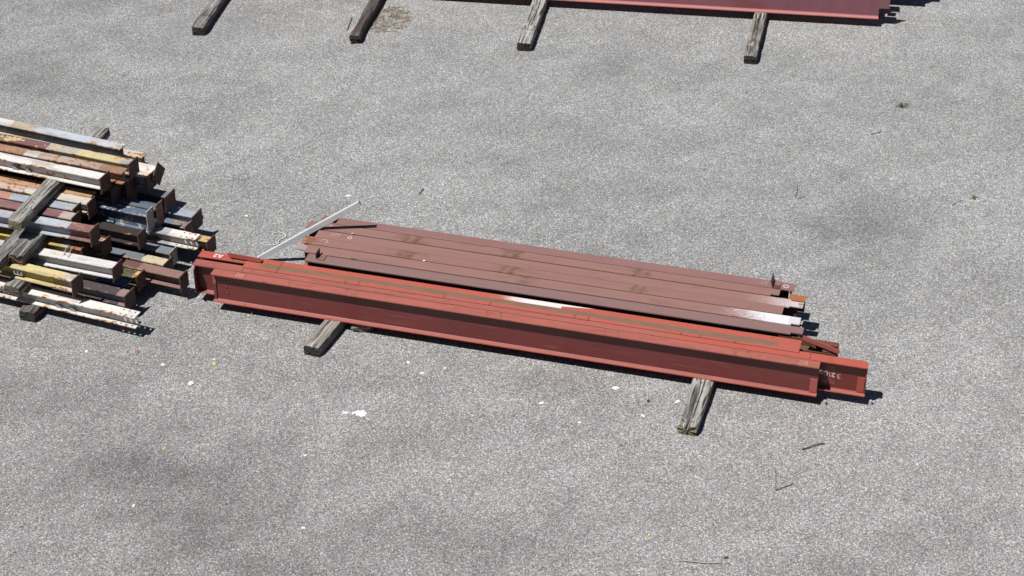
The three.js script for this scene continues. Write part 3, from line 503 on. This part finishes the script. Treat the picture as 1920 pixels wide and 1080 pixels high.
// lies along local x, foot at y=0, the near end at x=0
function sleeper(label, o) {
  const { L, w, h, seed } = o, NS = 90, NR = 48, rr = o.round || 0.018;
  const g = thing('wooden_sleeper', label, 'wooden sleeper');
  const prof = []; // rounded rectangle by arc length
  const per = 2 * (w + h);
  for (let k = 0; k < NR; k++) {
    let d = k / NR * per, y, z;
    if (d < w) { z = w / 2 - d; y = h; } else if (d < w + h) { z = -w / 2; y = h - (d - w); } else if (d < 2 * w + h) { z = -w / 2 + (d - w - h); y = 0; } else { z = w / 2; y = d - 2 * w - h; }
    const cy = clamp(y, rr, h - rr), cz = clamp(z, -w / 2 + rr, w / 2 - rr), dy = y - cy, dz = z - cz, q = Math.hypot(dy, dz);
    if (q > rr * 0.5 && dy && dz) { y = cy + dy / q * rr; z = cz + dz / q * rr; }
    prof.push([y, z]);
  }
  const pos = [], uv = [], idx = [], vc = [], ringAt = (i, scale, sink) => prof.map(([y, z], k) => {
    const t = i / NS, x = t * L, e = Math.min(x, L - x);
    const n1 = fbm(x * 3, k * 0.32, seed, 3) - 0.5, n2 = fbm(x * 1.2, k * 1.7, seed + 7, 3) - 0.5;
    let oy = (y - h / 2) / (h / 2), oz = z / (w / 2), am = 0.012 * n1 + 0.010 * n2 - 0.012 * Math.exp(-e / 0.035);
    if (Math.abs(oy) > 0.7 && Math.abs(oz) > 0.7) am -= 0.05 * Math.max(0, vn(x * 7, k * 0.09, seed + 33) - 0.72) + 0.03 * Math.max(0, fbm(x * 18, k * 0.2, seed + 35, 2) - 0.55);
    for (const c of o.cracks || []) { const cz = c.z + 0.02 * (fbm(x * 2.5, 1, seed + c.z * 100, 2) - 0.5), d = Math.abs(z - cz) / c.w; if (y > h * 0.8 && d < 1 && x > c.x0 && x < c.x1) am -= c.d * (1 - d * d) * sstep(c.x0, c.x0 + 0.02, x) * sstep(c.x1, c.x1 - 0.25, x); }
    const jx = (e < 1e-6 ? (fbm(k * 0.4, 3, seed + 19, 2) - 0.5) * (o.ragged ?? 0.02) : 0);
    const ww = o.waist ? 1 - o.waist * sstep(0.05, 0.3, x) * sstep(1.0, 0.45, x) : 1;
    z *= ww;
    return [x + jx + sink, Math.max(0.0, h / 2 + (y - h / 2) * scale + (y > 0.02 ? oy * am : 0)), z * scale + oz * am * 0.8];
  });
  for (let i = 0; i <= NS; i++) { const R = ringAt(i, 1, 0); for (let k = 0; k <= NR; k++) { const p = R[k % NR]; pos.push(...p); uv.push(i / NS * L / 1.6 + (o.shift || 0), k / NR); const xx = i / NS * L, kk = k % NR; let t = 0.88 + 0.62 * (fbm(xx * 3.2, kk * 0.16, seed + 71, 4) - 0.28); for (const [x0, x1, z0, z1, a] of o.stains || []) if (p[1] > h * 0.7) t -= a * sstep(x0 - 0.04, x0 + 0.04, xx) * sstep(x1 + 0.04, x1 - 0.04, xx) * sstep(z0 - 0.03, z0 + 0.03, p[2]) * sstep(z1 + 0.03, z1 - 0.03, p[2]) * (0.5 + fbm(xx * 9, kk * 0.4, seed + 81, 3)); t = clamp(t, 0.22, 1.2); vc.push(t, t * 0.99, t * 0.975); } }
  for (let i = 0; i < NS; i++) for (let k = 0; k < NR; k++) { const a = i * (NR + 1) + k, b = a + 1, c = a + NR + 1, d = c + 1; idx.push(a, b, c, b, d, c); }
  const geo = new THREE.BufferGeometry(); geo.setAttribute('position', new THREE.Float32BufferAttribute(pos, 3)); geo.setAttribute('uv', new THREE.Float32BufferAttribute(uv, 2)); geo.setAttribute('color', new THREE.Float32BufferAttribute(vc, 3)); geo.setIndex(idx); geo.computeVertexNormals();
  part(g, 'baulk', geo, o.mat);
  for (const [i, sgn] of [[0, -1], [NS, 1]]) {
    const p2 = [], u2 = [], id = [], R = ringAt(i, 1, 0), R2 = ringAt(i, 0.55, sgn * 0.004);
    R.forEach((p) => { p2.push(...p); u2.push(p[2] / w + 0.5, p[1] / h); }); R2.forEach((p) => { p2.push(...p); u2.push(p[2] / w + 0.5, p[1] / h); });
    p2.push(i / NS * L + sgn * 0.004, h / 2, 0); u2.push(0.5, 0.5);
    for (let k = 0; k < NR; k++) { const a = k, b = (k + 1) % NR, c = a + NR, d = b + NR; if (sgn < 0) id.push(a, c, b, b, c, d, c, 2 * NR, d); else id.push(a, b, c, b, d, c, c, d, 2 * NR); }
    const eg = new THREE.BufferGeometry(); eg.setAttribute('position', new THREE.Float32BufferAttribute(p2, 3)); eg.setAttribute('uv', new THREE.Float32BufferAttribute(u2, 2)); eg.setIndex(id); eg.computeVertexNormals();
    part(g, 'sawn_end', eg, o.end);
  }
  // near end at (x,z), running away along heading (dx,dz)
  const hd = o.heading * Math.PI / 180; g.position.set(o.x, o.y || 0, o.z); g.rotation.y = -hd;
  return g;
}
// under the red and brown stacks (near end, heading in the ground plane: -90 runs straight away)
sleeper('brownish sleeper with black end under the left part of the red beams', { L: 2.9, w: 0.215, h: 0.143, seed: 1, mat: woodB, end: endDark, x: -2.43, z: 1.51, heading: -68, cracks: [{ z: -0.02, w: 0.02, d: 0.02, x0: 0.1, x1: 0.5 }] });
sleeper('split grey sleeper with mossy end under the right part of the red beams', { L: 3.1, w: 0.245, h: 0.143, seed: 2, mat: woodE, end: endMoss, x: 1.995, z: 3.09, heading: -74, ragged: 0.06, round: 0.04, cracks: [{ z: -0.005, w: 0.035, d: 0.085, x0: -0.2, x1: 0.9 }, { z: -0.06, w: 0.02, d: 0.05, x0: -0.2, x1: 0.5 }] });
// extra height under the brown pack
for (const [u, lb] of [[-2.05, 'thin grey batten under the left end of the brown pack'], [3.05, 'thin grey batten under the right end of the brown pack']]) { const [x, z] = toWorld(u, 0.90, 15.5); sleeper(lb, { L: 1.15, w: 0.1, h: 0.026, seed: 3 + u, mat: woodC, end: endGrey, x, z, y: 0.1435, heading: -74.5, round: 0.005 }); }
// the pile's sleepers
sleeper('dark sleeper on the ground under the near corner of the pile', { L: 3.0, w: 0.23, h: 0.15, seed: 11, mat: woodD, end: endDark, x: -6.02, z: 0.76, heading: -73 });
sleeper('weathered sleeper with a dark chunky end on the front white girder', { L: 2.9, w: 0.22, h: 0.15, seed: 12, mat: woodA, end: endGrey, x: -6.19, z: 0.66, y: 0.314, heading: -72, shift: 0.3, round: 0.03, cracks: [{ z: 0.03, w: 0.015, d: 0.02, x0: 0, x1: 0.8 }] });
sleeper('grey sleeper with a wide crack and wire on its end at mid pile height', { L: 2.5, w: 0.21, h: 0.14, seed: 13, mat: woodC, end: endDark, x: -6.14, z: 0.42, y: 0.63, heading: -74, shift: 0.55, cracks: [{ z: 0.015, w: 0.02, d: 0.035, x0: -0.2, x1: 0.55 }] });
sleeper('dark sleeper at the left border beside the cracked sleeper', { L: 0.9, w: 0.2, h: 0.14, seed: 14, mat: woodC, end: endDark, x: -6.40, z: 0.60, y: 0.63, heading: -74, shift: 0.1 });
sleeper('large pale sleeper with mossy end carrying the top course', { L: 2.55, w: 0.20, h: 0.135, seed: 15, mat: woodA, end: endMoss, x: -6.185, z: 0.10, y: 0.93, heading: -74.5, shift: 0.8, cracks: [{ z: -0.03, w: 0.014, d: 0.02, x0: 0.15, x1: 1.1 }] });
for (const [y, h, lb] of [[0, 0.15, 'sleeper on the ground under the far end of the pile'], [0.314, 0.15, 'second-tier sleeper under the far end of the pile'], [0.63, 0.14, 'third-tier sleeper under the far end of the pile'], [0.93, 0.135, 'uppermost sleeper under the far end of the pile']])
  sleeper(lb, { L: 2.9, w: 0.21, h, seed: 16 + y * 10, mat: woodC, end: endDark, x: -8.3, z: 0.15 - y * 0.6, y, heading: -72 });
{ // rusty wire hook on the cracked sleeper's end
  const c = new THREE.CatmullRomCurve3([[-6.235, 0.70, 0.425], [-6.215, 0.745, 0.43], [-6.17, 0.735, 0.437], [-6.13, 0.695, 0.445], [-6.09, 0.675, 0.452], [-6.055, 0.69, 0.455], [-6.06, 0.72, 0.452]].map((p) => new THREE.Vector3(p[0], p[1], p[2] + 0.012)));
  solo('wire_hook', new THREE.TubeGeometry(c, 30, 0.006, 6), std({ color: 0x9a5c3c, roughness: 0.8 }), 'curled rusty wire on the end of the cracked sleeper', 'wire');
}
for (const [u, v, dz] of [[-5.17, 2.1, 0.0], [-5.09, 2.13, 0.0]]) { const [x, z] = toWorld(u, v, PILE); const c = new THREE.CatmullRomCurve3([new THREE.Vector3(x - 0.02, 0.632, z + 0.10), new THREE.Vector3(x - 0.005, 0.66, z - 0.01), new THREE.Vector3(x + 0.01, 0.635, z - 0.14)]); solo('wire_tie', new THREE.TubeGeometry(c, 12, 0.005, 5), std({ color: 0xc8c4bc }), u < -5.1 ? 'pale wire over the rusted yellow girder, left of two' : 'pale wire over the rusted yellow girder, right of two', 'wire'); }

// ================================================================ THE STACK AT THE TOP EDGE
{
  const A = 8.0, H = 0.62, bf = 0.175, L = 12.2, tf = 0.016;
  const col = (seed, a, b) => (s, v, w) => { const f = fbm(s * 1.4, v * 2, seed, 4), g = fbm(s * 9, v * 6, seed + 5, 4), st = fbm(s * 16, v * 0.8, seed + 9, 3); let k = mix3(a, b, clamp(0.2 + 0.7 * f)).map((x) => x * (0.93 + 0.1 * g + 0.06 * (st - 0.5))); const r = fbm(s * 0.9, v * 1.4, seed + 13, 3); if (w && r > 0.58) k = mix3(k, [144, 78, 80], 0.6 * sstep(0.58, 0.7, r)); return k; };
  const c1 = col(701, [152, 104, 118], [156, 96, 104]);
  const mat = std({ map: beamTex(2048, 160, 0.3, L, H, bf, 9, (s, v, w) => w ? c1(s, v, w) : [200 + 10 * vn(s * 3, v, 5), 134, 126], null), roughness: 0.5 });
  const g = girder('deep_girder', 'deep mauve-red girder with pink lower flange at the top edge', 'steel girder', null, { L, H, bf, tf, tw: 0.012, sp: 0.3, mat });
  const ew = part(g, 'web_tongue', new THREE.BoxGeometry(0.16, H - 0.17, 0.012), std({ color: 0x96686e, roughness: 0.5 })); ew.position.set(L + 0.08, H / 2 + 0.07, 0);
  const a = A * Math.PI / 180, n = [-Math.sin(a), Math.cos(a)];
  const R = [5.847 - n[0] * bf / 2, -7.644 - n[1] * bf / 2];
  layRight(g, R[0], R[1], 0.152, A, L);
  const tex2 = std({ map: beamTex(1024, 128, 0.4, L, 0.62, 0.2, 8, redColour(731, [196, 112, 100], [206, 120, 108], [170, 84, 78], []), null), roughness: 0.55 });
  [[0.40, 0.06, 'red girder directly behind the deep mauve-red girder'], [0.88, 0.72, 'rearmost red girder of the stack at the top edge']].forEach(([off, ext, lb], i) => {
    const q = girder('deep_girder', lb, 'steel girder', null, { L, H: 0.62, bf: 0.2, tf, tw: 0.012, sp: 0.4, mat: tex2 });
    layRight(q, R[0] - n[0] * off + ext * Math.cos(a), R[1] - n[1] * off + ext * Math.sin(a), 0.152, A, L);
    if (!i) { const c = part(q, 'end_clip', new THREE.BoxGeometry(0.10, 0.10, 0.10), std({ color: 0xa55a3c, roughness: 0.8 }), 'rust orange clip on the end'); c.position.set(L + 0.052, 0.16, 0.05); }
  });
  for (const [x, z, hd, mt, sd, wd, lb] of [[-4.99, -7.37, -80.6, woodC, 31, 0.195, 'grey sleeper, leftmost of four running up to the top edge'], [-2.48, -7.08, -80, woodD, 32, 0.185, 'dark brown worn sleeper beside the dry grass, second of four at the top'], [0.18, -6.81, -80.5, woodE, 33, 0.225, 'pale grey sleeper with dark end, third of four at the top'], [3.67, -6.36, -78, woodB, 34, 0.2, 'pale sleeper with a dark top stain, rightmost of four at the top']])
    sleeper(lb, { L: 2.6, w: wd, h: 0.152, seed: sd, mat: mt, end: endDark, x, z, heading: hd, shift: sd * 0.17, round: sd === 32 ? 0.045 : 0.02, waist: sd === 32 ? 0.22 : 0, ragged: sd === 32 ? 0.07 : 0.025, stains: { 31: [[0.42, 0.46, -1, 1, 0.5]], 32: [[0.1, 1.4, -0.05, 0.05, 0.35]], 33: [[0.44, 0.50, -1, 1, 0.5], [0.0, 0.22, -0.05, -0.01, 0.3], [0.75, 1.5, -0.06, 0.06, 0.3]], 34: [[0.1, 0.35, -0.03, 0.04, 0.6], [0.5, 1.35, -0.035, 0.045, 0.75], [0.42, 0.56, -1, 1, 0.4]] }[sd] });
}

// ================================================================ SMALL THINGS ON THE YARD
const whiteFleck = std({ color: 0xf4f1ec, roughness: 0.8 });
function shard(r, seed, flat = 0.35) { const g = new THREE.IcosahedronGeometry(r, 1), p = g.attributes.position; for (let i = 0; i < p.count; i++) { const x = p.getX(i), y = p.getY(i), z = p.getZ(i), k = 0.7 + 0.6 * vn(x / r * 2 + 9, z / r * 2 + y / r + 9, seed); p.setXYZ(i, x * k * 1.35, y * k * flat, z * k * (0.7 + 0.5 * vn(x / r + 3, 5, seed + 2))); } g.computeVertexNormals(); return g; }
const flecks = [
  [-2.25, -2.316, 0.05, 'chunky white stone fragment on the ground behind the white bar'],
  [-3.811, 2.082, 0.045, 'pointed white flake on the ground left of the front sleeper'],
  [-4.197, 1.698, 0.03, 'small white flake between the pile shadow and the pointed flake'],
  [-3.595, 1.587, 0.026, 'tiny white flake above the yellow chip'],
  [-1.247, 1.654, 0.035, 'white flake under the middle of the red beams, nearest them'],
  [-1.071, 1.875, 0.032, 'white flake just below and right of the one near the red beams'],
  [-0.807, 1.765, 0.022, 'tiny white speck right of the pair of flakes before the red beams'],
  [1.23, 2.179, 0.05, 'long white flake with an orange tip left of the split sleeper'],
  [1.943, 2.446, 0.042, 'pale flake touching the left side of the split sleeper'],
  [1.521, 2.727, 0.034, 'white flake halfway between the split sleeper and the pale pebble'],
  [0.349, 2.477, 0.036, 'white pebble on open ground below the middle of the red beams'],
  [-5.166, 1.417, 0.034, 'white flake on the ground below the left pile'],
  [0.782, 2.851, 0.028, 'thin white flake on the ground in front of the middle pebble'],
  [-4.122, 4.359, 0.028, 'white fleck in the dark patch at the lower left'],
  [-2.24, 4.737, 0.028, 'white fleck right of the dark patch'],
  [-2.328, 3.471, 0.026, 'white fleck on open ground above the dark patch'],
  [-4.943, -2.832, 0.03, 'white fleck beside the diamond-plated end of the pile'],
  [-3.59, -1.788, 0.03, 'white fleck right of the back of the pile'],
];
flecks.forEach(([x, z, r, lb], i) => { const m = solo('white_flake', shard(r * 0.68, 900 + i, 0.35), whiteFleck, lb, 'stone flake'); m.position.set(x, r * 0.12, z); m.rotation.y = i * 1.3; });
for (const [x, z, r, c, lb] of [[-3.584, 1.676, 0.03, 0xe8c94a, 'yellow paint chip left of the front sleeper'], [-3.941, 3.343, 0.022, 0xe6b95e, 'orange-yellow chip above the dark patch'], [1.466, 4.852, 0.022, 0xe8c462, 'yellow chip near the bottom edge'], [-4.548, 1.429, 0.034, 0xa86a68, 'dull red chip on the ground below the pile'], [1.6, 2.435, 0.03, 0x3a3733, 'dark sliver left of the split sleeper'], [2.259, 5.224, 0.022, 0x2e2c2a, 'dark pebble beside the pale stick'], [-2.06, -1.90, 0.02, 0xcfc254, 'yellow speck behind the white bar']]) { const m = solo('paint_chip', shard(r * 0.8, 950 + x * 7, 0.25), std({ color: c, roughness: 0.8 }), lb, 'paint chip'); m.position.set(x, r * 0.1, z); m.rotation.y = x * 3; }
{ // torn paper
  const out = [[-0.075, 0.0], [-0.062, -0.035], [-0.03, -0.05], [0.0, -0.062], [0.022, -0.05], [0.05, -0.066], [0.078, -0.06], [0.083, -0.03], [0.104, -0.004], [0.086, 0.02], [0.088, 0.055], [0.06, 0.052], [0.03, 0.068], [0.012, 0.04], [-0.02, 0.034], [-0.034, 0.012], [-0.06, 0.02]];
  const pos = [], id = [], N = out.length, rings = [1, 0.72, 0.4, 0];
  rings.forEach((k, r) => out.forEach(([x, z], i) => pos.push(0.012 + (x - 0.012) * k, 0.004 + (r ? 0.034 * vn(i * 1.7 + r * 5, r * 3.3, 71) * (1 - 0.3 * r) : 0.004 * vn(i, 2, 5)), z * k)));
  for (let r = 0; r < 3; r++) for (let i = 0; i < N; i++) { const a = r * N + i, b = r * N + (i + 1) % N, c = a + N, d = b + N; id.push(a, c, b, b, c, d); }
  let g = new THREE.BufferGeometry(); g.setAttribute('position', new THREE.Float32BufferAttribute(pos, 3)); g.setIndex(id); g = g.toNonIndexed(); g.computeVertexNormals();
  const m = solo('torn_paper', g, std({ color: 0xffffff, roughness: 0.85, side: THREE.DoubleSide }), 'torn crumpled white paper on open ground in front of the red beams', 'paper'); m.position.set(-1.784, 0, 2.686);
  const s = shard(0.026, 77, 0.35), k = solo('paper_scrap', s, std({ color: 0xf3ece8, roughness: 0.85 }), 'small white scrap just left of the torn paper', 'paper'); k.position.set(-1.93, 0.005, 2.67);
}
function twig(pts, r, c, lb, cat = 'twig') { const cv = new THREE.CatmullRomCurve3(pts.map(([x, y, z]) => new THREE.Vector3(x, y, z))); return solo(cat === 'string' ? 'white_string' : cat === 'grass stem' ? 'grass_stem' : 'twig', new THREE.TubeGeometry(cv, pts.length * 8, r * 0.58, 6), std({ color: c, roughness: 0.9 }), lb, cat); }
twig([[3.279, 0.012, 3.373], [3.36, 0.02, 3.345], [3.45, 0.024, 3.302], [3.553, 0.014, 3.264]], 0.011, 0x2e2a27, 'dark bent twig on open ground at the lower right');
twig([[1.76, 0.012, 5.275], [1.9, 0.016, 5.30], [2.05, 0.014, 5.32], [2.194, 0.012, 5.312]], 0.014, 0xb4aea4, 'pale stick near the bottom edge');
twig([[5.2, 0.01, -4.075], [5.28, 0.016, -4.11], [5.352, 0.01, -4.156]], 0.009, 0x2c2926, 'short dark twig below the weed tuft at the right');
twig([[3.955, 0.008, -2.62], [3.93, 0.02, -2.42], [3.885, 0.01, -2.235], [3.95, 0.01, -2.25], [4.02, 0.012, -2.30]], 0.005, 0x4a4640, 'thin bent stem on the ground above the right end of the brown pack', 'grass stem');
twig([[2.9, 0.008, 4.105], [2.99, 0.014, 4.06], [3.107, 0.008, 3.985]], 0.007, 0x44413e, 'short dark stem at the lower right below the bent twig', 'grass stem');
twig([[2.94, 0.008, 3.72], [2.925, 0.015, 3.9], [2.9, 0.008, 4.1]], 0.004, 0x8a8158, 'thin straw-coloured stem standing over the short dark stem', 'grass stem');
twig([[-1.284, 0.008, -2.36], [-1.25, 0.014, -2.43], [-1.225, 0.008, -2.52]], 0.008, 0x3c3733, 'small dark twig behind the left end of the brown pack');
twig([[6.0, 0.008, -2.05], [6.08, 0.014, -2.14], [6.17, 0.008, -2.2]], 0.006, 0x4a463f, 'thin dark twig below the green sprig at the right border');
twig([[-2.63, 0.01, -7.55], [-2.60, 0.014, -7.86], [-2.585, 0.01, -8.02]], 0.008, 0x35302c, 'dark stick left of the worn brown sleeper at the top');
twig([[-3.178, 0.012, -1.30], [-3.136, 0.012, -1.345], [-3.069, 0.014, -1.336], [-3.022, 0.012, -1.295], [-3.002, 0.012, -1.234], [-3.027, 0.012, -1.193], [-3.066, 0.014, -1.166], [-3.084, 0.012, -1.126], [-3.085, 0.012, -1.072], [-3.117, 0.012, -1.032], [-3.179, 0.012, -1.018], [-3.249, 0.012, -1.018]], 0.010, 0xf0ece6, 'curling white string on the ground left of the white bar', 'string');
{ // pale concrete lump under the red beams
  const m = solo('concrete_lump', shard(0.12, 990, 0.75), std({ map: plateTexPale, color: 0xb8b2a8, roughness: 0.95 }), 'rough grey concrete lump half under the red beams by the left sleeper', 'concrete lump'); m.position.set(-1.83, 0.055, 0.93);
}
// two short pale pegs standing where the red beams' shadow ends
for (const [x, z, lb] of [[3.655, 2.50, 'small pale peg below the front red beam corner'], [4.19, 2.50, 'small pale peg below the tip of the second red beam']]) { const g = new THREE.CylinderGeometry(0.018, 0.024, 0.055, 9); const m = solo('pale_peg', g, std({ color: 0xb9b9bc, roughness: 0.8 }), lb, 'peg'); m.position.set(x, 0.0275, z); }
function tuft(x, z, n, r, h, c, label, cat, seed, name) {
  const R = rng(seed), g = thing(name, label, cat), gs = [];
  for (let i = 0; i < n; i++) { const a = R() * 6.28, d = r * Math.sqrt(R()), l = h * (0.5 + R()), ln = 0.4 + 0.9 * R(); const bx = Math.cos(a) * d * 0.35, bz = Math.sin(a) * d * 0.35; const cv = new THREE.CatmullRomCurve3([new THREE.Vector3(bx, 0, bz), new THREE.Vector3(bx + Math.cos(a) * l * 0.4 * ln, l * 0.55, bz + Math.sin(a) * l * 0.4 * ln), new THREE.Vector3(bx + Math.cos(a) * l * ln, l * (0.5 - 0.3 * ln) + 0.005, bz + Math.sin(a) * l * ln)]); gs.push(new THREE.TubeGeometry(cv, 5, 0.004, 4)); }
  const b = part(g, 'blades', mergeGeometries(gs), std({ color: c, roughness: 0.9 })); b.userData.kind = 'stuff';
  g.position.set(x, 0, z); return g;
}
tuft(5.80, -4.93, 22, 0.07, 0.06, 0x4c4f3a, 'small dark weed tuft on the open yard at the upper right', 'weed', 3, 'weed_tuft');
tuft(6.342, -2.258, 12, 0.04, 0.05, 0x6c7a38, 'tiny green sprig near the right border', 'weed', 4, 'weed_tuft');
{ // dry grass clippings by the worn sleeper
  const R = rng(8), gs = [];
  for (let i = 0; i < 260; i++) { const a = R() * 6.28, rr = Math.sqrt(R()), x = rr * 0.36 * Math.cos(a), z = rr * 0.5 * Math.sin(a), l = 0.05 + 0.08 * R(), t = R() * 3.14; const b = new THREE.BoxGeometry(l, 0.003, 0.005); b.rotateZ((R() - 0.5) * 0.4); b.rotateY(t); b.translate(x - 0.12 * z, 0.008 + 0.02 * R() * (1 - rr), z); gs.push(b); }
  const m = solo('dry_grass', mergeGeometries(gs), std({ color: 0x9c8466, roughness: 0.95 }), 'brown dry grass clippings beside the worn dark sleeper', 'dry grass', null, 'stuff'); m.position.set(-1.98, 0, -7.95);
}
{ // loose chips lying on the sealed surface
  const R = rng(99), N = 16000, base = new THREE.IcosahedronGeometry(1, 0), im = new THREE.InstancedMesh(base, std({ color: 0xffffff, roughness: 0.9 }), N);
  const M = new THREE.Matrix4(), q = new THREE.Quaternion(), e = new THREE.Euler(), c = new THREE.Color();
  for (let i = 0; i < N; i++) {
    const x = -9 + 18 * R(), z = -9.5 + 15.8 * R(), r = 0.006 + 0.007 * R() * R();
    e.set(R() * 3, R() * 3, R() * 3); q.setFromEuler(e);
    M.compose(new THREE.Vector3(x, r * 0.35, z), q, new THREE.Vector3(r * (0.8 + 0.6 * R()), r * 0.7, r)); im.setMatrixAt(i, M);
    const l = R() < 0.3 ? 0.5 + 0.3 * R() : 0.2 + 0.25 * R(); c.setRGB(l, l * 0.98, l * 0.95); im.setColorAt(i, c);
  }
  im.name = 'loose_gravel'; tag(im, 'small loose stone chips scattered over the grey yard', 'gravel', null, 'stuff'); shadow(im); scene.add(im);
}

renderer.render(scene, camera);
